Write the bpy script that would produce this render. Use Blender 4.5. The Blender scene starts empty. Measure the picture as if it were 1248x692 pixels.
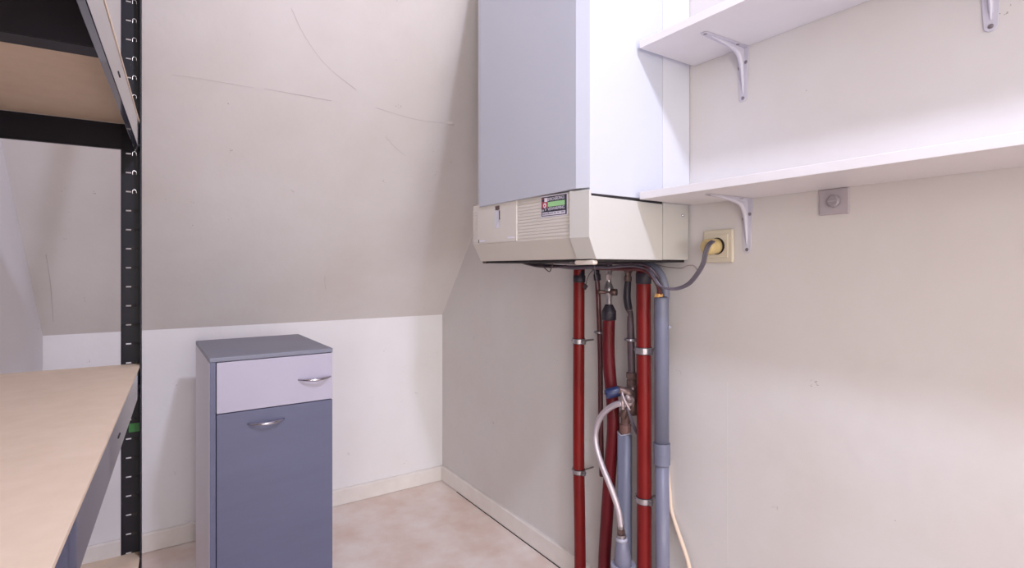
import bpy, math, random
from mathutils import Vector, Matrix

random.seed(4)
PI = math.pi
scene = bpy.context.scene
COL = scene.collection

# ------------------------------------------------------------------ camera
cam = bpy.data.cameras.new('camera')
cam_o = bpy.data.objects.new('camera', cam)
COL.objects.link(cam_o)
cam_o.location = (-1.15, -2.31134, 1.01151)
cam_o.rotation_euler = (PI / 2, 0, -math.radians(33.9016))
cam.sensor_width = 36.0
cam.lens = 36.0 * 648.57 / 1248.0
cam.shift_y = -(346.0 - 327.62) / 1248.0
cam.clip_start = 0.01
scene.camera = cam_o

# ------------------------------------------------------------------ world, lights, exposure
world = bpy.data.worlds.new('world')
scene.world = world
world.use_nodes = True
world.node_tree.nodes['Background'].inputs[0].default_value = (0.9, 0.92, 1.0, 1)
world.node_tree.nodes['Background'].inputs[1].default_value = 0.3

def area(name, loc, target, size, power, color, shape='DISK', size_y=None):
    l = bpy.data.lights.new(name, 'AREA')
    l.shape = shape; l.size = size
    if size_y: l.size_y = size_y
    l.energy = power; l.color = color
    o = bpy.data.objects.new(name, l); COL.objects.link(o)
    o.location = loc
    o.rotation_euler = (Vector(target) - Vector(loc)).to_track_quat('-Z', 'Y').to_euler()
    return o

area('ceiling_lamp_light', (-0.69, -2.45, 2.17), (-0.74, -1.2, 0.0), 0.13, 15.5, (0.74, 0.78, 1.0))
area('rear_fill_light', (-1.05, -9.90, 1.30), (-0.9, 0.0, 1.1), 2.1, 110.0, (0.985, 1.0, 0.975), 'RECTANGLE', 2.1)  # added soft fill from far behind the camera, no window known there
area('side_fill_light', (-3.92, -5.50, 1.35), (-0.4, -0.8, 0.9), 3.2, 115.0, (0.985, 1.0, 0.975), 'RECTANGLE', 1.9)  # added fill from the left for the right wall and boiler front

scene.view_settings.view_transform = 'Standard'
scene.view_settings.look = 'None'
scene.view_settings.gamma = 1.0
scene.view_settings.use_curve_mapping = False
scene.view_settings.exposure = 0.40

# ------------------------------------------------------------------ materials
def lin(c):
    return tuple(((v / 255.0) / 12.92 if v / 255.0 <= 0.04045 else ((v / 255.0 + 0.055) / 1.055) ** 2.4) for v in c) + (1.0,)

def mat(name, rgb, rough=0.5, metal=0.0, rgb2=None, scale=8.0, amount=0.5, bump=0.0, bscale=60.0, spec=0.5, stretch=None, coat=0.0):
    m = bpy.data.materials.new(name); m.use_nodes = True
    nt = m.node_tree; b = nt.nodes['Principled BSDF']
    b.inputs['Base Color'].default_value = lin(rgb)
    b.inputs['Roughness'].default_value = rough
    b.inputs['Metallic'].default_value = metal
    b.inputs['Specular IOR Level'].default_value = spec
    b.inputs['Coat Weight'].default_value = coat
    tc = nt.nodes.new('ShaderNodeTexCoord'); mp = nt.nodes.new('ShaderNodeMapping')
    nt.links.new(tc.outputs['Object'], mp.inputs['Vector'])
    if stretch: mp.inputs['Scale'].default_value = stretch
    if rgb2:
        n = nt.nodes.new('ShaderNodeTexNoise'); n.inputs['Scale'].default_value = scale
        n.inputs['Detail'].default_value = 5.0; n.inputs['Roughness'].default_value = 0.6
        nt.links.new(mp.outputs[0], n.inputs['Vector'])
        r = nt.nodes.new('ShaderNodeValToRGB')
        r.color_ramp.elements[0].position = 0.5 - amount / 2; r.color_ramp.elements[1].position = 0.5 + amount / 2
        r.color_ramp.elements[0].color = lin(rgb2); r.color_ramp.elements[1].color = lin(rgb)
        nt.links.new(n.outputs['Fac'], r.inputs[0]); nt.links.new(r.outputs[0], b.inputs['Base Color'])
    if bump:
        n2 = nt.nodes.new('ShaderNodeTexNoise'); n2.inputs['Scale'].default_value = bscale
        n2.inputs['Detail'].default_value = 4.0
        nt.links.new(mp.outputs[0], n2.inputs['Vector'])
        bp = nt.nodes.new('ShaderNodeBump'); bp.inputs['Strength'].default_value = bump; bp.inputs['Distance'].default_value = 0.004
        nt.links.new(n2.outputs['Fac'], bp.inputs['Height']); nt.links.new(bp.outputs[0], b.inputs['Normal'])
    return m

def wall_mat(name, rgb, rgb2, scale=2.5, speck=True, seed=0.0):
    m = mat(name, rgb, 0.75, rgb2=rgb2, scale=scale, amount=0.5, bump=0.22, bscale=26.0, spec=0.25)
    nt = m.node_tree; b = nt.nodes['Principled BSDF']
    src = b.inputs['Base Color'].links[0].from_socket
    tc = [n for n in nt.nodes if n.type == 'TEX_COORD'][0]
    v = nt.nodes.new('ShaderNodeTexVoronoi'); v.inputs['Scale'].default_value = 12.0
    ns = nt.nodes.new('ShaderNodeTexNoise'); ns.inputs['Scale'].default_value = 130.0
    mix = nt.nodes.new('ShaderNodeMix'); mix.data_type = 'RGBA'; mix.blend_type = 'LINEAR_LIGHT'
    mix.inputs[0].default_value = 0.03
    nt.links.new(tc.outputs['Object'], mix.inputs[6]); nt.links.new(ns.outputs['Color'], mix.inputs[7])
    nt.links.new(tc.outputs['Object'], ns.inputs['Vector'])
    nt.links.new(mix.outputs[2], v.inputs['Vector'])
    lt = nt.nodes.new('ShaderNodeMath'); lt.operation = 'LESS_THAN'; lt.inputs[1].default_value = 0.037
    nt.links.new(v.outputs['Distance'], lt.inputs[0])
    sep = nt.nodes.new('ShaderNodeSeparateColor'); nt.links.new(v.outputs['Color'], sep.inputs[0])
    gt = nt.nodes.new('ShaderNodeMath'); gt.operation = 'GREATER_THAN'; gt.inputs[1].default_value = 0.30
    nt.links.new(sep.outputs[0], gt.inputs[0])
    mul = nt.nodes.new('ShaderNodeMath'); mul.operation = 'MULTIPLY'
    nt.links.new(lt.outputs[0], mul.inputs[0]); nt.links.new(gt.outputs[0], mul.inputs[1])
    mul2 = nt.nodes.new('ShaderNodeMath'); mul2.operation = 'MULTIPLY'; mul2.inputs[1].default_value = 0.85
    nt.links.new(mul.outputs[0], mul2.inputs[0])
    m2 = nt.nodes.new('ShaderNodeMix'); m2.data_type = 'RGBA'
    nt.links.new(mul2.outputs[0], m2.inputs[0]); nt.links.new(src, m2.inputs[6])
    m2.inputs[7].default_value = lin((128, 108, 108))
    nt.links.new(m2.outputs[2], b.inputs['Base Color'])
    return m

M = {}
M['wall'] = wall_mat('painted_wallpaper', (221, 217, 217), (214, 206, 202))
M['kneewall'] = wall_mat('white_knee_wall_paint', (243, 240, 243), (237, 232, 233))
M['slope'] = wall_mat('sloped_ceiling_paint', (226, 220, 219), (214, 205, 200), 2.2)
M['ceil'] = mat('ceiling_paint', (236, 234, 235), 0.8)
M['base'] = mat('baseboard_paint', (240, 234, 230), 0.5, rgb2=(230, 221, 216), scale=14, bump=0.05)
M['floor'] = mat('marbled_vinyl', (252, 243, 238), 0.42, rgb2=(228, 200, 184), scale=4.5, amount=0.42, bump=0.03, bscale=80, spec=0.4)
M['white'] = mat('white_enamel', (195, 196, 207), 0.65, spec=0.1, rgb2=(192, 193, 204), scale=2)
M['white2'] = mat('white_enamel_frame', (204, 203, 210), 0.35)
M['beige'] = mat('beige_plastic', (220, 213, 206), 0.5, rgb2=(214, 206, 198), scale=5)
M['beige_l'] = mat('pale_beige_plastic', (194, 190, 186), 0.5)
M['shelfwhite'] = mat('white_melamine', (232, 228, 231), 0.35, rgb2=(226, 221, 223), scale=5)
M['bracket'] = mat('grey_painted_steel', (204, 200, 212), 0.35, spec=0.6)
M['screw'] = mat('screw_steel', (150, 142, 145), 0.35, metal=0.8)
M['dark'] = mat('dark_gap', (30, 24, 28), 0.7)
M['rack'] = mat('rack_dark_blue_steel', (20, 17, 29), 0.5, spec=0.3)
M['beam'] = mat('glossy_dark_blue_steel', (40, 40, 66), 0.16, spec=0.8, coat=0.7)
M['mdf'] = mat('fibreboard', (224, 202, 180), 0.7, rgb2=(214, 190, 166), scale=30, amount=0.6, bump=0.04, bscale=200)
M['mdfedge'] = mat('fibreboard_edge', (230, 205, 188), 0.7)
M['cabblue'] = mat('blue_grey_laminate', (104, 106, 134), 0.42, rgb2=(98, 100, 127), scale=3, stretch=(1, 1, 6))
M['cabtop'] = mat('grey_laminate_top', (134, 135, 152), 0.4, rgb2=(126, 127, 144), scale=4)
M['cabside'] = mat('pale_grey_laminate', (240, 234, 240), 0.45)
M['cabdrawer'] = mat('silver_lilac_laminate', (190, 184, 203), 0.4, rgb2=(184, 178, 197), scale=4)
M['chrome'] = mat('satin_chrome', (205, 203, 212), 0.22, metal=1.0)
M['red'] = mat('red_pipe_sleeve', (132, 24, 20), 0.42, spec=0.3, rgb2=(102, 14, 18), scale=7, stretch=(1, 1, 0.5), bump=0.03)
M['red2'] = mat('dark_red_pipe_sleeve', (104, 20, 28), 0.45, spec=0.3, rgb2=(82, 12, 22), scale=6)
M['maroon'] = mat('maroon_conduit', (98, 44, 46), 0.35, rgb2=(78, 32, 38), scale=9)
M['grey'] = mat('grey_pvc', (116, 118, 138), 0.42, rgb2=(108, 110, 130), scale=6)
M['grey2'] = mat('darker_grey_pvc', (128, 128, 148), 0.4, rgb2=(114, 114, 134), scale=8)
M['greylip'] = mat('light_grey_pvc', (172, 172, 190), 0.35)
M['black'] = mat('black_rubber', (40, 34, 46), 0.5)
M['steel'] = mat('galvanised_steel', (186, 180, 184), 0.3, metal=0.85, rgb2=(150, 144, 148), scale=40)
M['brass'] = mat('tarnished_brass', (120, 96, 90), 0.4, metal=0.5, rgb2=(86, 68, 68), scale=40)
M['copper'] = mat('old_copper', (150, 112, 104), 0.45, metal=0.3, rgb2=(104, 80, 80), scale=30)
M['browntape'] = mat('brown_wrapped_pipe', (88, 70, 74), 0.55, rgb2=(70, 54, 60), scale=20)
M['blue'] = mat('blue_plastic_cap', (46, 56, 96), 0.35, rgb2=(36, 44, 80), scale=30)
M['tapwhite'] = mat('worn_nickel', (198, 184, 186), 0.35, metal=0.4, rgb2=(160, 140, 142), scale=60)
M['hose'] = mat('braided_steel_hose', (196, 186, 194), 0.3, metal=0.55, bump=0.3, bscale=500)
M['cable'] = mat('grey_power_cable', (92, 84, 96), 0.35)
M['cabledk'] = mat('dark_cable', (64, 52, 62), 0.4)
M['cream'] = mat('cream_cable', (222, 200, 180), 0.5)
M['tab'] = mat('pale_cream_plastic', (226, 214, 204), 0.45)
M['socket'] = mat('yellowed_ivory_plastic', (212, 201, 182), 0.4)
M['plug'] = mat('yellowed_plug_plastic', (204, 180, 128), 0.42)
M['plate'] = mat('translucent_grey_plate', (182, 172, 178), 0.35)
M['knob'] = mat('grey_plate_knob', (158, 150, 156), 0.4)
M['orange'] = mat('orange_foam', (232, 178, 110), 0.7)
M['green'] = mat('green_tape', (34, 112, 44), 0.5)
M['stk_dark'] = mat('sticker_dark', (48, 46, 62), 0.4)
M['stk_white'] = mat('sticker_white', (228, 222, 236), 0.4)
M['stk_green'] = mat('sticker_green', (160, 212, 150), 0.4)
M['stk_red'] = mat('sticker_red', (176, 70, 84), 0.4)
M['crack'] = mat('crack_shade', (200, 190, 192), 0.8)

# ------------------------------------------------------------------ mesh helpers
class MB:
    def __init__(s): s.v = []; s.f = []
    def add(s, vs, fs):
        n = len(s.v); s.v += [tuple(v) for v in vs]; s.f += [tuple(i + n for i in f) for f in fs]; return s
    def box(s, x0, x1, y0, y1, z0, z1):
        vs = [(x, y, z) for z in (z0, z1) for x, y in ((x0, y0), (x1, y0), (x1, y1), (x0, y1))]
        return s.add(vs, [(3, 2, 1, 0), (4, 5, 6, 7), (0, 1, 5, 4), (1, 2, 6, 5), (2, 3, 7, 6), (3, 0, 4, 7)])
    def prism(s, poly, axis, a, b):
        """poly: 2-D points; axis 'x': (y,z), 'y': (x,z), 'z': (x,y), extruded a..b"""
        def p(u, w, t): return {'x': (t, u, w), 'y': (u, t, w), 'z': (u, w, t)}[axis]
        n = len(poly)
        vs = [p(u, w, a) for u, w in poly] + [p(u, w, b) for u, w in poly]
        fs = [tuple(range(n))[::-1], tuple(range(n, 2 * n))] + [(i, (i + 1) % n, n + (i + 1) % n, n + i) for i in range(n)]
        return s.add(vs, fs)
    def tube(s, pts, r, n=14, sub=6):
        P = [Vector(p) for p in pts]
        R = list(r) if isinstance(r, (list, tuple)) else [r] * len(P)
        if len(P) > 2 and sub > 1:
            Q = []; RR = []
            for i in range(len(P) - 1):
                p0 = P[max(i - 1, 0)]; p1 = P[i]; p2 = P[i + 1]; p3 = P[min(i + 2, len(P) - 1)]
                for k in range(sub):
                    t = k / sub
                    Q.append(0.5 * ((2 * p1) + (p2 - p0) * t + (2 * p0 - 5 * p1 + 4 * p2 - p3) * t * t + (3 * p1 - p0 - 3 * p2 + p3) * t ** 3))
                    RR.append(R[i] * (1 - t) + R[i + 1] * t)
            Q.append(P[-1]); RR.append(R[-1]); P, R = Q, RR
        base = len(s.v)
        T = [(P[min(i + 1, len(P) - 1)] - P[max(i - 1, 0)]).normalized() for i in range(len(P))]
        up = Vector((0, 0, 1)) if abs(T[0].z) < 0.9 else Vector((1, 0, 0))
        nrm = (up - T[0] * up.dot(T[0])).normalized()
        for i, p in enumerate(P):
            nrm = (nrm - T[i] * nrm.dot(T[i])).normalized(); bn = T[i].cross(nrm)
            for k in range(n):
                a = 2 * PI * k / n
                s.v.append(tuple(p + (nrm * math.cos(a) + bn * math.sin(a)) * R[i]))
        for i in range(len(P) - 1):
            for k in range(n):
                a = base + i * n + k; b = base + i * n + (k + 1) % n
                s.f.append((a, b, b + n, a + n))
        s.f.append(tuple(base + k for k in range(n))[::-1])
        s.f.append(tuple(base + (len(P) - 1) * n + k for k in range(n)))
        return s
    def cyl(s, a, b, r, n=20, r2=None):
        return s.tube([a, b], [r, r if r2 is None else r2], n=n, sub=1)
    def turned(s, a, b, prof, n=20):
        """prof: list of (fraction along a-b, radius)"""
        a = Vector(a); b = Vector(b)
        out = []
        ax = (b - a); L = ax.length; ax.normalize()
        up = Vector((0, 0, 1)) if abs(ax.z) < 0.9 else Vector((1, 0, 0))
        u = (up - ax * up.dot(ax)).normalized(); w = ax.cross(u)
        base = len(s.v)
        for t, r in prof:
            for k in range(n):
                q = 2 * PI * k / n
                s.v.append(tuple(a + ax * (t * L) + (u * math.cos(q) + w * math.sin(q)) * r))
        for i in range(len(prof) - 1):
            for k in range(n):
                p = base + i * n + k; q = base + i * n + (k + 1) % n
                s.f.append((p, q, q + n, p + n))
        s.f.append(tuple(base + k for k in range(n))[::-1])
        s.f.append(tuple(base + (len(prof) - 1) * n + k for k in range(n)))
        return s
    def build(s, name, m, parent=None, smooth=False, bevel=0.0, world=True):
        me = bpy.data.meshes.new(name); me.from_pydata(s.v, [], s.f); me.update()
        me.materials.append(M[m] if isinstance(m, str) else m)
        import bmesh
        bm = bmesh.new(); bm.from_mesh(me); bmesh.ops.recalc_face_normals(bm, faces=bm.faces); bm.to_mesh(me); bm.free()
        if smooth:
            for p in me.polygons: p.use_smooth = len(p.vertices) == 4
        o = bpy.data.objects.new(name, me); COL.objects.link(o)
        if parent is not None: attach(o, parent, world)
        if bevel:
            b = o.modifiers.new('bevel', 'BEVEL'); b.width = bevel; b.segments = 2; b.limit_method = 'ANGLE'
        return o

def wm(o):
    m = Matrix.LocRotScale(o.location, o.rotation_euler, o.scale)
    if o.parent: m = wm(o.parent) @ o.matrix_parent_inverse @ m
    return m
def attach(o, parent, world=True):
    o.parent = parent
    if world: o.matrix_parent_inverse = wm(parent).inverted()

def thing(name, label, cat, loc=(0, 0, 0), rotz=0.0, group=None):
    o = bpy.data.objects.new(name, None); COL.objects.link(o)
    o.empty_display_size = 0.05
    o.location = loc; o.rotation_euler = (0, 0, rotz)
    o['label'] = label; o['category'] = cat
    if group: o['group'] = group
    return o
def tag(o, label, cat, group=None):
    o['label'] = label; o['category'] = cat
    if group: o['group'] = group
    return o
def struct(name, mb, m, parent=None, bevel=0.0):
    o = mb.build(name, m, parent, bevel=bevel)
    if parent is None: o['kind'] = 'structure'
    return o
def lab(o, text): o['label'] = text; return o

def text(name, body, size, origin, m, parent, width=None, ydir=(0, -1, 0), zdir=(0, 0, 1)):
    cu = bpy.data.curves.new(name, 'FONT'); cu.body = body; cu.size = size; cu.extrude = 0.0001
    t = bpy.data.objects.new(name + '_src', cu)
    me = bpy.data.meshes.new_from_object(t)
    bpy.data.objects.remove(t)
    xs = [v.co.x for v in me.vertices]; sx = 1.0
    if width and xs: sx = width / (max(xs) - min(xs))
    x0 = min(xs)
    X_ = Vector(ydir); Z_ = Vector(zdir); N_ = X_.cross(Z_); O_ = Vector(origin)
    for v in me.vertices:
        v.co = O_ + X_ * ((v.co.x - x0) * sx) + Z_ * v.co.y + N_ * v.co.z
    me.materials.clear(); me.materials.append(M[m])
    o = bpy.data.objects.new(name, me); COL.objects.link(o); attach(o, parent)
    return o

# ------------------------------------------------------------------ the room
YR = -10.0                      # rear wall
LX0 = -1.4545                  # left wall meets back wall
def lwx(y): return LX0 + 0.051 * y
struct('floor', MB().box(-4.1, 0.12, YR, 0.12, -0.1, 0.0), 'floor')
wr = struct('wall_right', MB().box(0.0, 0.1, YR, 0.12, 0.0, 2.55), 'wall')
struct('wall_back', MB().box(-1.52, 0.0, 0.0, 0.1, 0.0, 0.792), 'kneewall')
struct('wall_left', MB().prism([(lwx(0.1), 0.1), (lwx(-2.2), -2.2), (lwx(-2.2) - 0.1, -2.2), (lwx(0.1) - 0.1, 0.1)], 'z', 0.0, 2.55), 'kneewall')  # whiter wall colour stands in for light missing behind the rack
struct('wall_left.001', MB().box(-4.1, -4.0, YR, -2.1, 0.0, 2.55), 'wall')
struct('wall_left.002', MB().box(-4.0, lwx(-2.2) - 0.1, -2.2, -2.1, 0.0, 2.55), 'wall')
struct('wall_rear', MB().box(-4.1, 0.0, YR - 0.1, YR, 0.0, 2.55), 'wall')
zt = 2.40; yt = -(zt - 0.792) / 1.24
slope = struct('ceiling', MB().prism([(0.0, 0.792), (yt, zt), (yt, zt + 0.12), (0.1, 0.80), (0.1, 0.792)], 'x', -1.8, 0.0), 'slope')
slope['label'] = 'steep sloped ceiling panel above the low knee wall'
struct('ceiling.001', MB().box(-4.1, 0.0, YR, yt, zt, zt + 0.12), 'ceil')
# baseboards: profile with a rounded top edge
def bprof(t, h): return [(0, 0.0015), (t, 0.0015), (t, h - 0.006), (t * 0.75, h - 0.001), (0, h)]
struct('baseboard_back', MB().prism([(-a, b) for a, b in bprof(0.012, 0.069)], 'x', -1.456, -0.0125), 'base')
struct('baseboard_right', MB().prism([(-a, b + 0.002) for a, b in bprof(0.012, 0.069)], 'y', -4.58, -0.004), 'base')
struct('baseboard_left', MB().prism([(lwx(-0.02), -0.02), (lwx(-0.02) + 0.012, -0.02), (lwx(-2.19) + 0.012, -2.19), (lwx(-2.19), -2.19)], 'z', 0.0015, 0.069), 'base')
# dark joint between floor covering and right baseboard
MB().box(-0.0135, -0.0122, -3.0, -0.17, 0.0, 0.0032).build('floor_joint', 'dark', wr)
# wallpaper seam and a few flaws in the right wall
MB().box(-0.0003, 0.0, -1.5343, -1.5336, 0.02, 0.74).build('wallpaper_seam', 'wall', wr)
# cracks in the slope plaster
def crack(pts, r=0.0007):
    q = [Vector(p) + Vector((0, -0.0004, -0.0003)) for p in pts]
    MB().tube(q, [r * (0.5 + random.random()) for _ in q], n=6, sub=4).build('plaster_crack', 'crack', slope)
crack([(-1.1116, -0.6010, 1.5372), (-1.0523, -0.6029, 1.5396), (-0.9820, -0.6030, 1.5397), (-0.9078, -0.6030, 1.5398)], 0.0006)
crack([(-0.8817, -0.6047, 1.5418), (-0.8182, -0.6045, 1.5415), (-0.7471, -0.6048, 1.5419), (-0.6873, -0.6042, 1.5412)], 0.0009)
crack([(-0.5445, -0.6057, 1.5431), (-0.4799, -0.6000, 1.5361), (-0.3881, -0.5947, 1.5295), (-0.2881, -0.5974, 1.5328)], 0.0009)
crack([(-0.8371, -0.7558, 1.7293), (-0.7908, -0.7135, 1.6767), (-0.7198, -0.6703, 1.6232), (-0.6193, -0.6356, 1.5801)], 0.0008)
crack([(-0.4883, -0.5457, 1.4687), (-0.4507, -0.5254, 1.4435), (-0.3994, -0.5052, 1.4184)], 0.0006)
crack([(-0.5917, -0.1578, 0.9876), (-0.5855, -0.1338, 0.9579), (-0.5766, -0.1120, 0.9309)], 0.0009)
crack([(0.0103, -0.1455, 0.9724), (0.0034, -0.1019, 0.9184), (0.0008, -0.0571, 0.8628)], 0.0006)
pt = Vector((-0.2627, -0.5990, 1.5348))
mb = MB(); n_ = Vector((0, -0.778, -0.628)); u_ = Vector((1, 0, 0)); w_ = n_.cross(u_)
ring = [pt + u_ * math.cos(a) * 0.017 * (0.8 + 0.4 * random.random()) + w_ * math.sin(a) * 0.007 * (0.8 + 0.4 * random.random()) for a in [2 * PI * k / 14 for k in range(14)]]
mb.add([pt + n_ * 0.006] + ring, [(0, i + 1, (i + 1) % 14 + 1) for i in range(14)])
mb.build('filler_patch', 'slope', slope, smooth=False)
# raised paper edge next to the left corner of the slope
crack([(-1.4233, -0.0382, 0.8394), (-1.4180, -0.1308, 0.9542), (-1.4186, -0.1883, 1.0255), (-1.4193, -0.2119, 1.0548)], 0.0008)

# ------------------------------------------------------------------ shelving rack
rack = thing('shelving_rack', 'dark blue metal boltless shelving rack with fibreboard shelves at left', 'rack', (-1.172, -0.932, 0), -0.036)
RW, RL, RH = 0.312, 1.12, 1.82
def post(cx, cy, sx, sy, slots=False):
    """L post with its corner at (cx,cy), legs towards sx (along x) and sy (along y)"""
    b = MB(); t = 0.0018; w = 0.036
    x0, x1 = sorted((cx, cx + sx * w)); ys = sorted((cy, cy + sy * t))
    if slots:
        z = 0.0; sl = []
        zz = 0.054
        while zz < RH - 0.01:
            sl.append(zz); zz += 0.04
        prev = 0.0
        for q in sl:
            b.box(x0, x1, ys[0], ys[1], prev, q - 0.0014)
            b.box(x0, cx - 0.0275, ys[0], ys[1], q - 0.0014, q + 0.0014)
            b.box(cx - 0.0185, x1, ys[0], ys[1], q - 0.0014, q + 0.0014)
            prev = q + 0.0014
        b.box(x0, x1, ys[0], ys[1], prev, RH)
        # rolled lips that stiffen the leg
        b.box(x0, x0 + 0.0012, ys[0] - 0.003, ys[0], 0, RH)
    else:
        b.box(x0, x1, ys[0], ys[1], 0, RH)
    xs = sorted((cx, cx + sx * t)); y0, y1 = sorted((cy, cy + sy * w))
    b.box(xs[0], xs[1], y0, y1, 0, RH)
    o = b.build('post', 'rack', rack, bevel=0.0004, world=False)
    if slots:
        for i, q in enumerate(sl):
            k = MB(); k.turned((cx - 0.0145, ys[0] - 0.0006, q), (cx - 0.0145, ys[0] - 0.0001, q), [(0, 0.0035), (1, 0.0037)], 12)
            k.box(cx - 0.0100, cx - 0.0085, ys[0] - 0.0007, ys[0] - 0.0001, q - 0.004, q + 0.003)
            c = k.build('slot', 'dark', o, world=False)
            if q > 1.16:
                h = MB().tube([(cx - 0.016, ys[0] - 0.0015, q - 0.004), (cx - 0.0155, ys[0] - 0.0025, q + 0.003), (cx - 0.0125, ys[0] - 0.0025, q + 0.0045), (cx - 0.0095, ys[0] - 0.002, q + 0.002), (cx - 0.0095, ys[0] - 0.0015, q - 0.003)], 0.0006, n=6, sub=3)
                h.build('slot_glint', 'chrome', o, world=False)  # bright arcs shaped as the glints on the upper keyhole rims
    return o
post(0.0, 0.0, -1, -1, True)
post(-RW, 0.0, 1, -1)
post(0.0, -RL, -1, 1)
post(-RW, -RL, 1, 1)
def level(zb, board=True):
    bh = 0.058; top = zb + bh
    # long side beams (L section: upright web and inward bottom lip), end beams, crossbar
    for sx, x in ((-1, -0.003), (1, -RW + 0.003)):
        b = MB()
        xa, xb = sorted((x, x + sx * 0.0016)); b.box(xa, xb, -RL + 0.006, -0.004, zb, top - 0.004)
        xa, xb = sorted((x, x + sx * 0.0085)); b.box(xa, xb, -RL + 0.006, -0.012, zb, zb + 0.0016)
        xa, xb = sorted((x, x + sx * 0.014)); b.box(xa, xb, -RL + 0.006, -0.012, top - 0.0054, top - 0.0040)
        o = b.build('side_beam', 'beam', rack, bevel=0.0005, world=False)
        if sx == -1:
            for yy in (-0.45,):
                e = MB().box(x - 0.0001, x + 0.0008, yy - 0.012, yy + 0.012, zb + 0.024, zb + 0.0262)
                e.build('embossed_slot', 'dark', o, world=False)
            for yy in (-0.0105, -RL + 0.02):
                MB().turned((x, yy, zb + 0.012), (x + 0.003, yy, zb + 0.012), [(0, 0.003), (0.6, 0.003), (1, 0.0015)], 10).build('rivet', 'screw', o, world=False)
    for sy, y in ((-1, -0.003), (1, -RL + 0.003)):
        b = MB()
        ya, yb = sorted((y, y + sy * 0.0016)); b.box(-RW + 0.006, -0.006, ya, yb, zb, top - 0.004)
        ya, yb = sorted((y, y + sy * 0.009)); b.box(-RW + 0.012, -0.012, ya, yb, zb, zb + 0.0016)
        b.build('end_beam', 'rack', rack, bevel=0.0005, world=False)
    ym = -0.600
    b = MB(); b.box(-RW + 0.006, -0.006, ym - 0.017, ym - 0.0155, zb + 0.0030, top - 0.0042)
    b.box(-RW + 0.006, -0.006, ym + 0.0155, ym + 0.017, zb + 0.0030, top - 0.0042)
    b.box(-RW + 0.006, -0.006, ym - 0.017, ym + 0.017, zb + 0.0015, zb + 0.0030)
    b.build('crossbar', 'rack', rack, world=False, bevel=0.0005)
    MB().box(-RW + 0.002, -0.0022, -RL + 0.006, -0.0030, top - 0.0036, top + 0.0016).build('shelf_board', 'mdf', rack, bevel=0.0006, world=False)
for zb in (0.354, 0.752, 1.260, 1.72): level(zb)
gt = MB().box(-0.0225, -0.003, -0.0035, -0.0022, 0.668, 0.686).build('tape_patch', 'green', rack, world=False)
lab(gt, 'small green tape patch on dark post')

# ------------------------------------------------------------------ cabinet
cab = thing('drawer_cabinet', 'narrow blue-grey cabinet with pale drawer and tilt-out door, standing by knee wall', 'cabinet', (-1.0285, -0.685, 0), math.radians(1.0))
CW, CD, CH = 0.325, 0.425, 0.773
def cb(name, x0, x1, y0, y1, z0, z1, m, bev=0.001, parent=None):
    return MB().box(x0, x1, y0, y1, z0, z1).build(name, m, parent or cab, bevel=bev, world=False)
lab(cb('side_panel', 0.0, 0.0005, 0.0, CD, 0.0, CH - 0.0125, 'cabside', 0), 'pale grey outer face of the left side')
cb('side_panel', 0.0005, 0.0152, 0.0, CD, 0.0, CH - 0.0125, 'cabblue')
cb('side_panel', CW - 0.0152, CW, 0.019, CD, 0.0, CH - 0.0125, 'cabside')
cb('top_panel', 0.0, CW, 0.0, CD, CH - 0.012, CH, 'cabtop', 0.0015)
cb('back_panel', 0.0152, CW - 0.0152, CD - 0.005, CD - 0.001, 0.03, CH - 0.013, 'cabside')
cb('bottom_panel', 0.0155, CW - 0.0155, 0.02, CD - 0.006, 0.05, 0.065, 'cabblue')
cb('plinth', 0.0155, CW - 0.0155, 0.03, 0.045, 0.0, 0.049, 'cabblue')
cb('inner_rail', 0.0155, CW - 0.0155, 0.021, 0.05, 0.60, 0.615, 'dark')
dr = cb('drawer_front', 0.0172, CW - 0.001, 0.001, 0.018, 0.6215, 0.7590, 'cabdrawer', 0.0008)
lab(dr, 'pale silvery drawer front')
do = cb('door', 0.0172, CW - 0.001, 0.001, 0.018, 0.055, 0.6190, 'cabblue', 0.0008)
lab(do, 'blue-grey tall door front')
def bow(x0, x1, z, parent):
    pts = []; rr = []
    for i in range(13):
        t = i / 12; x = x0 + (x1 - x0) * t
        pts.append((x, 0.0005 - 0.024 * math.sin(PI * t) ** 0.8, z - 0.001 * math.sin(PI * t)))
        rr.append(0.0024 + 0.0022 * math.sin(PI * t))
    MB().tube(pts, rr, n=10, sub=2).build('handle', 'chrome', parent, smooth=True, world=False)
bow(0.226, 0.318, 0.689, dr)
bow(0.093, 0.187, 0.583, do)

# ------------------------------------------------------------------ boiler
YB = -1.4245; YF = -0.925; XB = -0.104
boi = thing('wall_boiler', 'tall white wall-hung heating boiler with beige control panel above red pipes', 'boiler', (0, -1.17, 1.034))
# white upper casing with chamfered front corners
def casepoly(ya, yb, xf, ch):
    return [(XB, ya), (xf + 0.015, ya), (xf, ya + ch), (xf, yb - 0.012), (xf + 0.015, yb), (XB, yb)]
MB().prism([(XB, YB + 0.0002), (-0.3445, YB + 0.0002), (-0.3445, -0.935), (XB, -0.935)], 'z', 1.1805, 2.16).build('side_casing', 'white', boi, bevel=0.0015)
MB().prism([(-0.3450, YB - 0.0006), (-0.360, YB + 0.0300), (-0.360, -0.965), (-0.345, -0.944)], 'z', 1.1925, 2.16).build('front_panel', 'white', boi, bevel=0.0012)
MB().box(-0.3446, -0.335, -0.944, -0.930, 1.18, 2.16).build('front_edge_trim', 'white2', boi, bevel=0.001)
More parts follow.
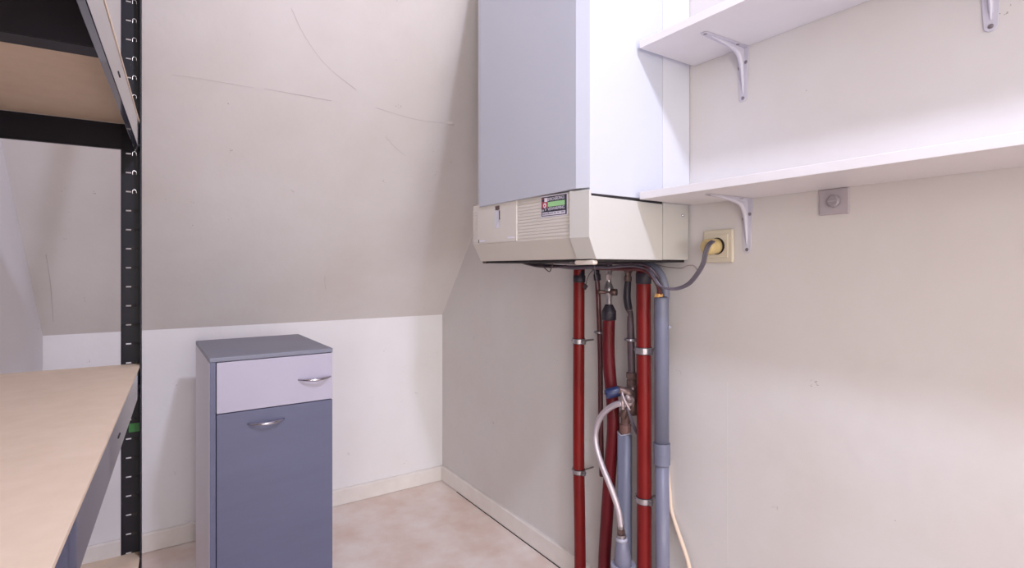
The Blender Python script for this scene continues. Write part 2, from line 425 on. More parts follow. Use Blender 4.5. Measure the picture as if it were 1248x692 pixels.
# beige control panel: upright face, lower face raked back
def zt_(y): return 1.1880 + (y - YB) * 0.024
def facestrip(y0, y1, xf, zlo, mb):
    prof = lambda y: [(XB, 1.0345), (-0.3276, 1.0345), (xf, zlo), (xf, zt_(y)), (XB, zt_(y))]
    A = [(x, y0, z) for x, z in prof(y0)]; B = [(x, y1, z) for x, z in prof(y1)]
    return mb.add(A + B, [(0, 1, 2, 3, 4), (9, 8, 7, 6, 5)] + [(i, (i + 1) % 5, 5 + (i + 1) % 5, 5 + i) for i in range(5)])
cp = facestrip(-1.3722, -0.9175, -0.3535, 1.0835, MB()).build('control_panel', 'beige', boi, bevel=0.0012)
# near end cap with the chamfer that lines up with the casing
ec = MB()
lo = [(-0.3390, -1.3720), (-0.3262, -1.4250), (-0.3200, -1.4250), (-0.3200, -1.3720)]
mid = [(-0.3605, -1.3720), (-0.3475, -1.4255), (-0.3415, -1.4255), (-0.3415, -1.3720)]
vs = [(x, y, 1.0342) for x, y in lo] + [(x, y, 1.0825) for x, y in mid] + [(x, y, zt_(y) + 0.0005) for x, y in mid]
ec.add(vs, [(0, 1, 2, 3), (8, 9, 10, 11)] + [(i + a, (i + 1) % 4 + a, (i + 1) % 4 + 4 + a, i + 4 + a) for a in (0, 4) for i in range(4)])
lab(ec.build('end_cap', 'beige_l', boi, bevel=0.001), 'paler beige corner cap')
# ribs on the right part of the panel, and on its far end
rb = MB()
for k in range(12):
    z = 1.0905 + k * 0.0080
    rb.box(-0.3546, -0.3530, -1.3715, -1.1530, z, z + 0.0064)
rb.build('ribbed_face', 'beige', cp, bevel=0.0005)['kind'] = 'stuff'
rb = MB()
for k in range(12):
    z = 1.0905 + k * 0.0080
    rb.box(-0.3546, -0.3530, -0.9450, -0.9178, z, z + 0.0064)
rb.build('ribbed_face', 'beige', cp, bevel=0.0005)['kind'] = 'stuff'
# raised cover with display recess
yA, yB_ = -0.9460, -1.1510; wy0, wy1, wz0, wz1 = -1.0420, -1.0700, 1.1255, 1.1930 + 0.001
cv = MB()
cv.box(-0.3560, -0.3530, wy0, yA, 1.0860, zt_(-0.95) + 0.0015)
cv.box(-0.3560, -0.3530, yB_, wy1, 1.0860, zt_(-1.1) + 0.0040)
cv.box(-0.3560, -0.3530, wy1, wy0, 1.0860, wz0 + 0.0)
cv.box(-0.3560, -0.3530, wy1, wy0, wz1 - 0.006, zt_(-1.0) + 0.0030)
cvo = cv.build('cover_plate', 'beige', cp, bevel=0.0)
# white sloping liner and dark gauge slot in the recess
MB().box(-0.3540, -0.3532, wy1, wy0, wz0, wz1 - 0.006).build('recess_liner', 'stk_white', cp)
MB().add([(-0.3559, wy0, wz0), (-0.3559, wy0, wz1 - 0.006), (-0.3541, wy1 + 0.010, wz1 - 0.030), (-0.3541, wy1 + 0.008, wz0 + 0.020)], [(0, 1, 2, 3)]).build('recess_liner', 'white2', cp)
MB().box(-0.3556, -0.3538, wy1 + 0.0002, wy1 + 0.0055, wz0 + 0.023, wz1 - 0.020).build('gauge_slot', 'dark', cp)
MB().box(-0.3556, -0.3538, wy1 + 0.0055, wy0 - 0.001, wz1 - 0.018, wz1 - 0.007).build('recess_shade', 'brass', cp)
MB().box(-0.3565, -0.3558, -0.9900, -0.9580, 1.0905, 1.0950).build('latch', 'stk_white', cp)
MB().box(-0.3565, -0.3558, -1.1380, -1.1080, 1.0935, 1.0985).build('latch', 'stk_white', cp)
MB().box(-0.3565, -0.3558, -0.9560, -0.9530, 1.0880, 1.0970).build('latch', 'dark', cp)
# lower side cover
sc = MB().prism([(-0.3255, 1.0335), (-0.3455, 1.0830), (-0.3455, 1.1755), (-0.1055, 1.1715), (-0.1055, 1.0335)], 'y', YB - 0.0012, YB + 0.0150).build('side_cover', 'beige_l', boi, bevel=0.001)
MB().box(-0.3440, -0.1040, YB + 0.002, YB + 0.012, 1.1690, 1.1800).build('cover_gap', 'dark', boi)
MB().box(-0.3180, XB, -1.4150, -0.9260, 1.0350, 1.1800).build('lower_chassis', 'beige', boi)
# white back frame on the wall
MB().box(-0.1035, -0.0010, YB - 0.0004, -0.945, 1.1765, 2.16).build('back_frame', 'white2', boi, bevel=0.0012)
MB().box(-0.1030, -0.0060, YB - 0.0008, -0.955, 1.0345, 1.1760).build('lower_back_frame', 'beige_l', boi, bevel=0.0012)
MB().turned((-0.0283, -1.4249, 1.1482), (-0.0347, -1.4300, 1.1474), [(0, 0.0042), (0.5, 0.0040), (1, 0.0015)], 14).build('screw', 'chrome', boi, smooth=True)
# underside
up = MB().box(-0.3200, -0.0100, -1.4150, -0.9350, 1.0285, 1.0344).build('underside_plate', 'dark', boi)
for k in range(5):
    MB().box(-0.30 + 0.002, -0.270, -1.305 - 0.014 * k, -1.299 - 0.014 * k, 1.0265, 1.0284).build('vent_slat', 'steel', up)
MB().turned((-0.3000, -0.9010, 1.0384), (-0.3000, -0.9010, 1.0283), [(0, 0.010), (0.8, 0.010), (1, 0.007)], 16).build('foot', 'brass', boi, smooth=True)
MB().turned((-0.3000, -1.0316, 1.0367), (-0.3000, -1.0316, 1.0284), [(0, 0.0055), (0.8, 0.0055), (1, 0.004)], 16).build('foot', 'tapwhite', boi, smooth=True)
# cream handle tab below the corner
ht = MB(); c0 = Vector((-0.3220, -1.3610, 1.0262)); c1 = Vector((-0.3220, -1.4130, 1.0264))
pl = []
r_ = 0.0060
for k in range(9):
    a = PI / 2 + PI * k / 8; pl.append((c0.y - r_ * math.cos(a) * 1.0 - 0.0, c0.z + r_ * math.sin(a) * 0.9))
for k in range(9):
    a = -PI / 2 + PI * k / 8; pl.append((c1.y - r_ * math.cos(a), c1.z + r_ * math.sin(a) * 0.9))
ht.prism(pl, 'x', -0.330, -0.316)
ht.build('pull_tab', 'tab', boi, bevel=0.0015)
# sticker
sy0, sy1 = -1.2595, -1.3565
def sq(name, u0, u1, v0, v1, m, off, parent):
    """u,v are fractions of the sticker width and height, v up; the strip follows the panel's slight tilt"""
    H0 = 1.1405; H = 0.0470
    def p(u, v): 
        y = sy0 + (sy1 - sy0) * u
        return (y, H0 + v * H - 0.0015 * u)
    x = -0.3550 - off
    a = [p(u0, v0), p(u1, v0), p(u1, v1), p(u0, v1)]
    return MB().prism(a, 'x', x - 0.0002, x + 0.0002).build(name, m, parent)
st = sq('sticker', -0.03, 1.03, -0.05, 1.05, 'stk_white', 0.0000, boi)
lab(st, 'small dark service sticker with green bar')
sq('sticker_field', 0, 1, 0, 1, 'stk_dark', 0.0003, st)
sq('sticker_strip', 0.04, 0.95, 0.04, 0.20, 'stk_white', 0.0006, st)
sq('sticker_bar', 0.27, 0.93, 0.47, 0.72, 'stk_green', 0.0006, st)
sq('sticker_mark', 0.03, 0.26, 0.42, 0.95, 'stk_red', 0.0006, st)
sq('sticker_mark', 0.13, 0.25, 0.74, 0.95, 'stk_white', 0.0009, st)
sq('sticker_mark', 0.04, 0.12, 0.76, 0.90, 'stk_dark', 0.0009, st)
MB().turned((-0.3558, -1.2735, 1.1665), (-0.3563, -1.2735, 1.1665), [(0, 0.0058), (1, 0.0058)], 18).build('sticker_disc', 'stk_white', st)
MB().turned((-0.3561, -1.2735, 1.1665), (-0.3566, -1.2735, 1.1665), [(0, 0.0026), (1, 0.0026)], 18).build('sticker_disc', 'stk_red', st)
def stext(body, u, v, size, width, m):
    y = sy0 + (sy1 - sy0) * u
    text('sticker_lettering', body, size, (-0.3560, y, 1.1405 + v * 0.047), m, st, width)
stext('BMRCHERDINGS', 0.27, 0.76, 0.0115, 0.063, 'stk_white')
stext('VERWARMING', 0.27, 0.27, 0.0105, 0.063, 'stk_white')
stext('m V', 0.03, 0.26, 0.0095, 0.018, 'stk_white')
stext('nonnolloonn nn  no  onn', 0.06, 0.075, 0.0075, 0.083, 'stk_dark')

# ------------------------------------------------------------------ shelves and brackets
def shelf(z0, name_label):
    o = MB().box(-0.2010, -0.0005, -2.95, -1.4385, z0, z0 + 0.0178).build('wall_shelf', 'shelfwhite', bevel=0.0008)
    tag(o, name_label, 'shelf')
    return o
ZL, ZU = 1.1750, 1.5310
shelf(ZL, 'lower long white wall shelf beside the boiler, above the socket')
shelf(ZU, 'upper long white wall shelf beside the boiler, near the top edge')
def make_bracket(label):
    r = thing('shelf_bracket', label, 'bracket', (0, 0, 0), 0, 'grey metal shelf brackets')
    def leg(L, w0, w1, n=8):
        """outline of one leg in (across, along) with round end"""
        p = [(-w0, 0.0), (w0, 0.0), (w1, L - w1)]
        for k in range(1, n): p.append((w1 * math.cos(PI * k / n), L - w1 + w1 * math.sin(PI * k / n)))
        p.append((-w1, L - w1)); return p
    t = 0.0018
    MB().prism([(a, -b) for a, b in leg(0.1270, 0.0155, 0.0095)], 'x', -0.0006 - t, -0.0006).build('wall_leg', 'bracket', r, bevel=0.0006, world=False)
    MB().prism([(-b, a) for a, b in leg(0.1520, 0.0155, 0.0085)], 'z', -0.0006 - t, -0.0006).build('shelf_leg', 'bracket', r, bevel=0.0006, world=False)
    # pressed raised rib running down both legs through a rounded inner corner
    rib = MB(); pts = [(-0.122, 0, -0.0024), (-0.080, 0, -0.0050), (-0.045, 0, -0.0085), (-0.026, 0, -0.0140), (-0.0150, 0, -0.0260), (-0.0085, 0, -0.045), (-0.0050, 0, -0.080), (-0.0024, 0, -0.108)]
    rib.tube(pts, [0.0010, 0.0028, 0.0050, 0.0062, 0.0062, 0.0050, 0.0028, 0.0010], n=10, sub=4)
    # web under the rib closing it to the corner
    web = [(-0.118, -0.0012), (-0.080, -0.0050), (-0.045, -0.0085), (-0.026, -0.014), (-0.015, -0.026), (-0.0085, -0.045), (-0.005, -0.080), (-0.0012, -0.104), (-0.0012, -0.0012)]
    rib.prism(web, 'y', -0.0030, 0.0030)
    rib.build('raised_rib', 'bracket', r, smooth=True, world=False)
    for p, d in (((-0.0024, 0.0, -0.1185), 0), ((-0.0024, -0.0075, -0.036), 0), ((-0.0024, 0.0085, -0.046), 0)):
        MB().turned(p, (p[0] - 0.0012, p[1], p[2]), [(0, 0.0042), (0.6, 0.0038), (1, 0.0015)], 12).build('screw', 'screw', r, world=False)
    for p in ((-0.1430, 0.0, -0.0024), (-0.034, -0.0080, -0.0024), (-0.050, 0.0075, -0.0024)):
        MB().turned(p, (p[0], p[1], p[2] - 0.0012), [(0, 0.0042), (0.6, 0.0038), (1, 0.0015)], 12).build('screw', 'screw', r, world=False)
    return r
def dup(o, parent=None):
    c = o.copy(); COL.objects.link(c)
    if parent is not None: c.parent = parent
    for ch in [x for x in list(bpy.data.objects) if x.parent == o]: dup(ch, c)
    return c
b1 = make_bracket('grey metal bracket under the upper shelf, close to the boiler')
b1.location = (0, -1.5760, ZU)
b2 = dup(b1); b2.location = (0, -1.5860, ZL); b2['label'] = 'grey metal bracket under the lower shelf, right of the ivory socket'
b3 = dup(b1); b3.location = (0, -2.0225, ZU); b3['label'] = 'grey bracket cut off by the photo top edge, far right under upper shelf'

# ------------------------------------------------------------------ socket, plug cable, wall plate
so = thing('wall_socket', 'square ivory wall socket between the boiler and the lower shelf bracket', 'socket', (0, -1.5137, 1.067))
MB().box(-0.0095, -0.0003, -1.5540, -1.4732, 1.0270, 1.1075).build('cover_frame', 'socket', so, bevel=0.0035)
MB().box(-0.0115, -0.0090, -1.5420, -1.4850, 1.0390, 1.0950).build('socket_insert', 'socket', so, bevel=0.001)
MB().turned((-0.0117, -1.5137, 1.067), (-0.0121, -1.5137, 1.067), [(0, 0.0205), (1, 0.0205)], 28).build('socket_ring', 'dark', so)
pc = thing('power_cable', 'grey power cable with yellowed plug looping from socket to boiler underside', 'cable', (-0.03, -1.5137, 1.067))
MB().turned((-0.0122, -1.5125, 1.067), (-0.0500, -1.5060, 1.064), [(0, 0.0185), (0.3, 0.0185), (0.42, 0.0180), (0.5, 0.0198), (0.85, 0.0190), (1.0, 0.0140)], 24).build('plug', 'plug', pc, smooth=True)
pth = [(-0.0460, -1.5266, 1.0772), (-0.0600, -1.5266, 1.0700), (-0.0680, -1.5234, 1.0534), (-0.0720, -1.5184, 1.0244), (-0.0780, -1.5045, 0.9971), (-0.0850, -1.4865, 0.9753), (-0.0950, -1.4631, 0.9639), (-0.1050, -1.4391, 0.9634), (-0.1120, -1.4195, 0.9721), (-0.1150, -1.4064, 0.9903), (-0.1180, -1.3905, 1.0087), (-0.1200, -1.3595, 1.0170), (-0.1300, -1.3234, 1.0193), (-0.1600, -1.2877, 1.0150)]
side_v = Vector((0.35, -0.94, 0))
mb = MB()
for k in (-1, 0, 1):
    mb.tube([Vector(p) + side_v * 0.0030 * k + Vector((0, 0, -0.0010 * k)) for p in pth], 0.0026, n=8, sub=5)
mb.build('cord', 'cable', pc, smooth=True)
pt_ = thing('blank_wall_plate', 'square greyish plate with round knob on wall, touching lower shelf', 'plate', (0, -1.7785, 1.148))
MB().box(-0.0050, -0.0003, -1.8072, -1.7497, 1.1220, 1.1745).build('plate', 'plate', pt_, bevel=0.002)
MB().turned((-0.0050, -1.7795, 1.149), (-0.0130, -1.7795, 1.149), [(0, 0.0125), (0.7, 0.0120), (1, 0.0095)], 24).build('knob', 'knob', pt_, smooth=True)
MB().box(-0.0140, -0.0128, -1.7870, -1.7720, 1.1475, 1.1500).build('knob_slot', 'plate', pt_)

# ------------------------------------------------------------------ pipes
def clamp(c, r, parent, toward=None, m='steel', h=0.010, bolt=True):
    """ring clamp around a vertical pipe at point c with lugs and a screw into the wall"""
    c = Vector(c)
    mb = MB()
    mb.turned(c - Vector((0, 0, h / 2)), c + Vector((0, 0, h / 2)), [(0, r + 0.0008), (0.0, r + 0.0024), (1, r + 0.0024), (1, r + 0.0008)], 28)
    # side lugs lie along the wall direction
    for sy in (-1, 1):
        y0, y1 = sorted((c.y + sy * (r + 0.001), c.y + sy * (r + 0.0095)))
        mb.box(c.x - 0.0045, c.x + 0.0045, y0, y1, c.z - h / 2 - 0.001, c.z + h / 2 + 0.001)
    o = mb.build('pipe_clamp', m, parent, bevel=0.0006)
    MB().turned(c - Vector((0, 0, h / 2 + 0.0018)), c + Vector((0, 0, h / 2 + 0.0018)), [(0, r + 0.0006), (0.0, r + 0.0015), (1, r + 0.0015), (1, r + 0.0006)], 28).build('clamp_lining', 'black', o)
    if bolt:
        MB().cyl((c.x + r, c.y, c.z), (0.0, c.y, c.z), 0.0028, 8).build('wall_screw', 'screw', o)
        for sy in (-1, 1):
            y = c.y + sy * (r + 0.0055)
            MB().cyl((c.x - 0.0085, y, c.z), (c.x + 0.0075, y, c.z), 0.0030, 6).build('clamp_bolt', 'steel', o)
    return o

# left red pipe
p1 = thing('heating_pipe', 'bright red pipe furthest left below the boiler', 'pipe', (-0.06, -1.059, 0))
MB().tube([(-0.0600, -1.0622, 1.0131), (-0.0600, -1.0610, 0.9674), (-0.0600, -1.0603, 0.8278), (-0.0600, -1.0595, 0.6499), (-0.0600, -1.0595, 0.4214), (-0.0600, -1.0633, 0.2705), (-0.0600, -1.0660, 0.0943), (-0.06, -1.0635, 0.0)], 0.0175, n=22, sub=4).build('pipe', 'red', p1, smooth=True)
MB().turned((-0.0600, -1.0633, 1.0207), (-0.0600, -1.0622, 0.9700), [(0, 0.0165), (0.55, 0.0165), (0.6, 0.0190), (0.95, 0.0190), (1, 0.0178)], 22).build('pipe_collar', 'black', p1, smooth=True)
clamp((-0.0600, -1.0603, 0.7884), 0.0175, p1, h=0.014)
clamp((-0.0600, -1.0603, 0.3861), 0.0175, p1, h=0.012)

# thin dark red pipe
p3 = thing('heating_pipe', 'thin dark red pipe with bare top, behind the wider red pipes', 'pipe', (-0.04, -1.13, 0.35))
MB().tube([(-0.0400, -1.1179, 1.0106), (-0.0400, -1.1233, 0.9561), (-0.0400, -1.1286, 0.8699), (-0.0400, -1.1340, 0.7595), (-0.0400, -1.1357, 0.5876), (-0.0400, -1.1393, 0.4411), (-0.0400, -1.1410, 0.3926)], 0.0075, n=14, sub=4).build('pipe', 'maroon', p3, smooth=True)
MB().turned((-0.0400, -1.1179, 1.0106), (-0.0400, -1.1222, 0.9759), [(0, 0.0085), (0.4, 0.0085), (0.45, 0.0105), (0.95, 0.0105), (1, 0.0080)], 12).build('pipe_collar', 'black', p3)
clamp((-0.0400, -1.1304, 0.8207), 0.0076, p3, h=0.006, bolt=True)

# second red pipe with valve
p2 = thing('heating_pipe', 'dark red bent pipe with black collar and steel shut-off valve on top', 'pipe', (-0.06, -1.19, 0))
MB().tube([(-0.0600, -1.1920, 0.8755), (-0.0600, -1.1893, 0.8160), (-0.0600, -1.1910, 0.7450), (-0.0600, -1.1993, 0.6754), (-0.0600, -1.2076, 0.6064), (-0.0600, -1.2076, 0.5359), (-0.0600, -1.1993, 0.4630), (-0.0600, -1.1876, 0.3407), (-0.0600, -1.1792, 0.2422), (-0.0600, -1.1724, 0.1388), (-0.06, -1.180, 0.0)], 0.0178, n=22, sub=4).build('pipe', 'red2', p2, smooth=True)
MB().turned((-0.0600, -1.1917, 0.9087), (-0.0600, -1.1917, 0.8637), [(0, 0.0115), (0.08, 0.0130), (0.42, 0.0205), (0.46, 0.0205), (0.95, 0.0205), (1, 0.0185)], 22).build('pipe_collar', 'black', p2, smooth=True)
vv = MB()
vv.turned((-0.0600, -1.1903, 1.0248), (-0.0600, -1.1917, 0.9039), [(0, 0.011), (0.16, 0.011), (0.18, 0.0090), (0.36, 0.0078), (0.38, 0.0075), (0.44, 0.0078), (0.50, 0.0110), (0.60, 0.0150), (0.68, 0.0150), (0.76, 0.0105), (0.80, 0.0082), (0.98, 0.0085), (1, 0.0075)], 20)
vo = vv.build('valve_body', 'steel', p2, smooth=True)
MB().turned((-0.0750, -1.2048, 0.9966), (-0.0750, -1.2054, 0.9790), [(0, 0.0075), (0.1, 0.0085), (0.9, 0.0085), (1, 0.0075)], 6).build('valve_nut', 'tapwhite', vo)
MB().turned((-0.0550, -1.2189, 0.9451), (-0.0850, -1.1715, 0.9453), [(0, 0.0095), (0.30, 0.0100), (0.38, 0.0052), (0.85, 0.0052), (0.86, 0.0060), (1, 0.0040)], 12).build('valve_lever', 'brass', vo, smooth=True)

# dark wrapped pipe with tee and tap
dk = thing('water_pipe', 'thin brown wrapped pipe with tee and blue-capped tap, before right red pipe', 'pipe', (-0.06, -1.277, 0.5))
MB().tube([(-0.0600, -1.2655, 1.0243), (-0.0600, -1.2655, 0.9720), (-0.0600, -1.2627, 0.9331), (-0.0600, -1.2664, 0.9083), (-0.0600, -1.2741, 0.8861), (-0.0600, -1.2756, 0.8477), (-0.0600, -1.2780, 0.7802), (-0.0600, -1.2801, 0.7218)], [0.0080, 0.0082, 0.0088, 0.0088, 0.0082, 0.0095, 0.0100, 0.0100], n=14, sub=4).build('pipe', 'browntape', dk, smooth=True)
lab(MB().tube([(-0.0602, -1.2663, 0.9765), (-0.0602, -1.2638, 0.9560), (-0.0602, -1.2626, 0.9331), (-0.0602, -1.2663, 0.9106), (-0.0602, -1.2712, 0.8984)], [0.0088, 0.0098, 0.0104, 0.0106, 0.0092], n=14, sub=4).build('tape_wrap', 'black', dk, smooth=True), 'dark tape around the upper pipe')
MB().turned((-0.0600, -1.2673, 1.0266), (-0.0600, -1.2655, 0.9765), [(0, 0.0095), (0.05, 0.0160), (0.3, 0.0160), (0.52, 0.0090), (0.70, 0.0088), (0.72, 0.0105), (0.95, 0.0105), (1, 0.0088)], 14).build('pipe_fitting', 'brass', dk, smooth=False)
MB().turned((-0.0600, -1.2716, 0.8973), (-0.0600, -1.2741, 0.8793), [(0, 0.0082), (1, 0.0082)], 14).build('bare_pipe', 'tapwhite', dk, smooth=True)
clamp((-0.0600, -1.2759, 0.8161), 0.0100, dk, h=0.006)
MB().turned((-0.0600, -1.2801, 0.7274), (-0.0600, -1.2801, 0.6879), [(0, 0.0100), (0.02, 0.0152), (0.40, 0.0152), (0.42, 0.0125), (0.52, 0.0125), (0.54, 0.0142), (0.98, 0.0142), (1, 0.010)], 8).build('nut', 'brass', dk)
tee = MB(); tee.turned((-0.0600, -1.2817, 0.6904), (-0.0600, -1.2832, 0.6118), [(0, 0.0130), (0.15, 0.0130), (0.2, 0.0165), (0.75, 0.0165), (0.8, 0.0140), (1, 0.0140)], 18)
tee.turned((-0.0600, -1.2862, 0.6665), (-0.1150, -1.2787, 0.6856), [(0, 0.0150), (0.5, 0.0150), (0.55, 0.0120), (1, 0.0120)], 18)
tee.turned((-0.0600, -1.2741, 0.6505), (-0.0850, -1.2675, 0.6031), [(0, 0.0130), (0.5, 0.0120), (1, 0.0110)], 14)
tee.build('tee_fitting', 'brass', dk, smooth=True)
cp_ = MB().turned((-0.1050, -1.2795, 0.6822), (-0.1350, -1.2539, 0.6712), [(0, 0.0125), (0.05, 0.0142), (0.85, 0.0142), (0.93, 0.0125), (1, 0.0095)], 20).build('valve_cap', 'blue', dk, smooth=True)
lab(cp_, 'blue plastic cap on a side valve')
MB().turned((-0.1345, -1.2550, 0.6718), (-0.1360, -1.2528, 0.6706), [(0, 0.0060), (1, 0.0045)], 14).build('cap_centre', 'tapwhite', cp_)
tp = MB()
tp.turned((-0.0820, -1.2995, 0.6587), (-0.1200, -1.3018, 0.6546), [(0, 0.0110), (0.25, 0.0125), (0.3, 0.0145), (0.55, 0.0150), (0.6, 0.0100), (0.72, 0.0100), (0.74, 0.0125), (1, 0.0115)], 16)
tp.turned((-0.1180, -1.2984, 0.6787), (-0.1180, -1.3043, 0.6386), [(0, 0.0020), (0.3, 0.0045), (0.5, 0.0065), (0.8, 0.0050), (1, 0.0040)], 10)
tp.turned((-0.1000, -1.3121, 0.6594), (-0.1180, -1.3191, 0.6785), [(0, 0.006), (1, 0.004)], 10)
tpo = tp.build('drain_tap', 'tapwhite', dk, smooth=True)
MB().tube([(-0.1250, -1.3067, 0.6878), (-0.1270, -1.3146, 0.6723), (-0.1250, -1.3244, 0.6568), (-0.1200, -1.3312, 0.6426)], [0.0020, 0.0035, 0.0032, 0.0020], n=8, sub=3).build('tap_lever', 'tapwhite', tpo, smooth=True)
MB().tube([(-0.1050, -1.3051, 0.6434), (-0.0900, -1.3026, 0.6142), (-0.0700, -1.2956, 0.5872), (-0.0450, -1.2842, 0.5577)], [0.0030, 0.0040, 0.0048, 0.0040], n=8, sub=3).build('tap_tail', 'cable', tpo, smooth=True)

# copper stub into the grey drain pipe
g2 = thing('drain_pipe', 'shorter grey drain pipe with open wavy rim under the copper stub', 'pipe', (-0.055, -1.25, 0))
mb = MB(); A = Vector((-0.0550, -1.2485, 0.5526)); n = 26; ro = 0.0205; ri = 0.0180
for k in range(n):
    a = 2 * PI * k / n; dz = 0.0022 * math.sin(3 * a + 0.6) + 0.0010 * math.sin(7 * a)
    for r_, z_ in ((ro, 0.0), (ro, A.z + dz), (ri, A.z + dz), (ri, A.z - 0.08)):
        mb.v.append((A.x + r_ * math.cos(a), A.y + r_ * math.sin(a), z_))
for k in range(n):
    a = 4 * k; b = 4 * ((k + 1) % n)
    for j in range(3): mb.f.append((a + j, b + j, b + j + 1, a + j + 1))
mb.build('pipe', 'grey', g2, smooth=True)
mb = MB()
for k in range(n):
    a = 2 * PI * k / n; dz = 0.0022 * math.sin(3 * a + 0.6) + 0.0010 * math.sin(7 * a)
    for r_, z_ in ((ro + 0.0004, -0.002), (ro + 0.0004, 0.0008), (ri - 0.0002, 0.0008), (ri - 0.0002, -0.002)):
        mb.v.append((A.x + r_ * math.cos(a), A.y + r_ * math.sin(a), A.z + dz + z_))
for k in range(n):
    a = 4 * k; b = 4 * ((k + 1) % n)
    for j in range(4): mb.f.append((a + j, b + j, b + (j + 1) % 4, a + (j + 1) % 4))
mb.build('pipe_rim', 'greylip', g2, smooth=True)
MB().turned((-0.0550, -1.2538, 0.6343), (A.x, A.y, A.z - 0.05), [(0, 0.0125), (0.15, 0.0130), (0.42, 0.0130), (0.44, 0.0165), (0.62, 0.0165), (0.64, 0.0150), (1, 0.0150)], 16).build('copper_stub', 'copper', g2, smooth=False)

# right red pipe
p4 = thing('heating_pipe', 'widest bright red pipe standing just left of the tall grey pipe', 'pipe', (-0.062, -1.325, 0))
MB().tube([(-0.0620, -1.3243, 1.0173), (-0.0620, -1.3243, 0.8524), (-0.0620, -1.3263, 0.6329), (-0.0620, -1.3263, 0.4133), (-0.0620, -1.3271, 0.2116), (-0.062, -1.3262, 0.0)], 0.0192, n=24, sub=4).build('pipe', 'red', p4, smooth=True)
MB().turned((-0.0620, -1.3243, 1.0195), (-0.0620, -1.3243, 0.9711), [(0, 0.0188), (0.35, 0.0188), (0.4, 0.0206), (0.95, 0.0206), (1, 0.0195)], 24).build('pipe_collar', 'black', p4, smooth=True)
clamp((-0.0620, -1.3251, 0.7931), 0.0192, p4, h=0.016)
clamp((-0.0620, -1.3263, 0.3946), 0.0192, p4, h=0.014)

# tall grey pipe
g1 = thing('drain_pipe', 'tall grey plastic pipe with coupling, furthest right beside bare wall', 'pipe', (-0.055, -1.382, 0))
q0 = Vector((-0.0550, -1.3792, 0.9381)); q1 = Vector((-0.0550, -1.3800, 0.5563)); q2 = Vector((-0.0550, -1.3813, 0.5033))
MB().turned(q0, (q1.x, q1.y, q1.z), [(0, 0.0168), (0.008, 0.0184), (0.03, 0.0186), (1, 0.0186)], 26).build('pipe', 'grey', g1, smooth=True)
MB().turned((q2.x, q2.y, q2.z + 0.005), (q2.x, q2.y - 0.002, 0.0), [(0, 0.0176), (1, 0.0176)], 26).build('pipe', 'grey2', g1, smooth=True)
MB().turned((q1.x, q1.y, q1.z + 0.003), (q2.x, q2.y, q2.z), [(0, 0.0190), (0.0, 0.0212), (0.5, 0.0212), (0.55, 0.0208), (0.98, 0.0208), (1.0, 0.0185)], 28).build('coupling', 'grey', g1, smooth=False)
MB().cyl(q0 + Vector((0, 0, -0.002)), q0 + Vector((0, 0, 0.001)), 0.0150, 20).build('pipe_mouth', 'dark', g1)
MB().prism([(q0.y + 0.012, q0.z + 0.000), (q0.y - 0.004, q0.z - 0.001), (q0.y - 0.005, q0.z + 0.009), (q0.y + 0.007, q0.z + 0.010)], 'x', -0.071, -0.055).build('foam_plug', 'orange', g1, bevel=0.001)
MB().turned((-0.0500, -1.3971, 0.8615), (-0.0450, -1.3996, 0.8615), [(0, 0.0035), (1, 0.0030)], 8).build('clip', 'greylip', g1)

# grey bend, maroon conduit and dark cable below the boiler
gb = MB().tube([(-0.0230, -1.2638, 1.0268), (-0.0230, -1.2939, 1.0254), (-0.0230, -1.3231, 1.0174), (-0.0230, -1.3486, 0.9975), (-0.0230, -1.3611, 0.9713), (-0.0200, -1.3627, 0.9473), (-0.0160, -1.3579, 0.9185)], 0.0105, n=16, sub=5).build('flexible_duct', 'grey2', smooth=True)
tag(gb, 'thick dark grey hose curving from boiler underside behind grey pipe top', 'hose')
mc = MB().tube([(-0.1000, -1.1652, 1.0153), (-0.1000, -1.2417, 1.0129), (-0.1000, -1.3180, 1.0122), (-0.1000, -1.3551, 1.0107), (-0.0950, -1.3755, 1.0002), (-0.0850, -1.3856, 0.9813), (-0.0700, -1.3834, 0.9641), (-0.0580, -1.3758, 0.9381)], 0.0062, n=14, sub=5).build('conduit', 'maroon', smooth=True)
tag(mc, 'maroon conduit running under the boiler and bending into grey pipe', 'conduit')
dc = MB().tube([(-0.1400, -1.2089, 1.0277), (-0.1400, -1.3126, 1.0257), (-0.1380, -1.3816, 1.0241), (-0.1320, -1.4030, 1.0169), (-0.1240, -1.4169, 1.0006), (-0.1020, -1.4109, 0.9820), (-0.0850, -1.4042, 0.9609)], 0.0030, n=10, sub=5).build('signal_cable', 'cabledk', smooth=True)
tag(dc, 'thin dark cable following the maroon conduit under the boiler', 'cable')
hb = MB().tube([(-0.1600, -0.8767, 1.0360), (-0.1600, -0.9802, 1.0259), (-0.1600, -1.0816, 1.0191), (-0.1400, -1.1323, 1.0154), (-0.1200, -1.1871, 1.0176), (-0.1200, -1.2527, 1.0174)], [0.003, 0.004, 0.005, 0.0062, 0.0062, 0.006], n=12, sub=5).build('cable_bundle', 'cable', smooth=True)
tag(hb, 'grey cable bundle sagging under the control panel, left of the pipes', 'cable')
hb2 = MB().tube([(-0.2000, -0.9301, 1.0364), (-0.2000, -0.9703, 1.0283), (-0.2000, -1.0339, 1.0204), (-0.1900, -1.1000, 1.0177), (-0.1800, -1.1435, 1.0199)], [0.0022, 0.0040, 0.0045, 0.004, 0.003], n=10, sub=5).build('signal_cable', 'cabledk', smooth=True)
tag(hb2, 'short dark brown cable at the far left under the boiler', 'cable')
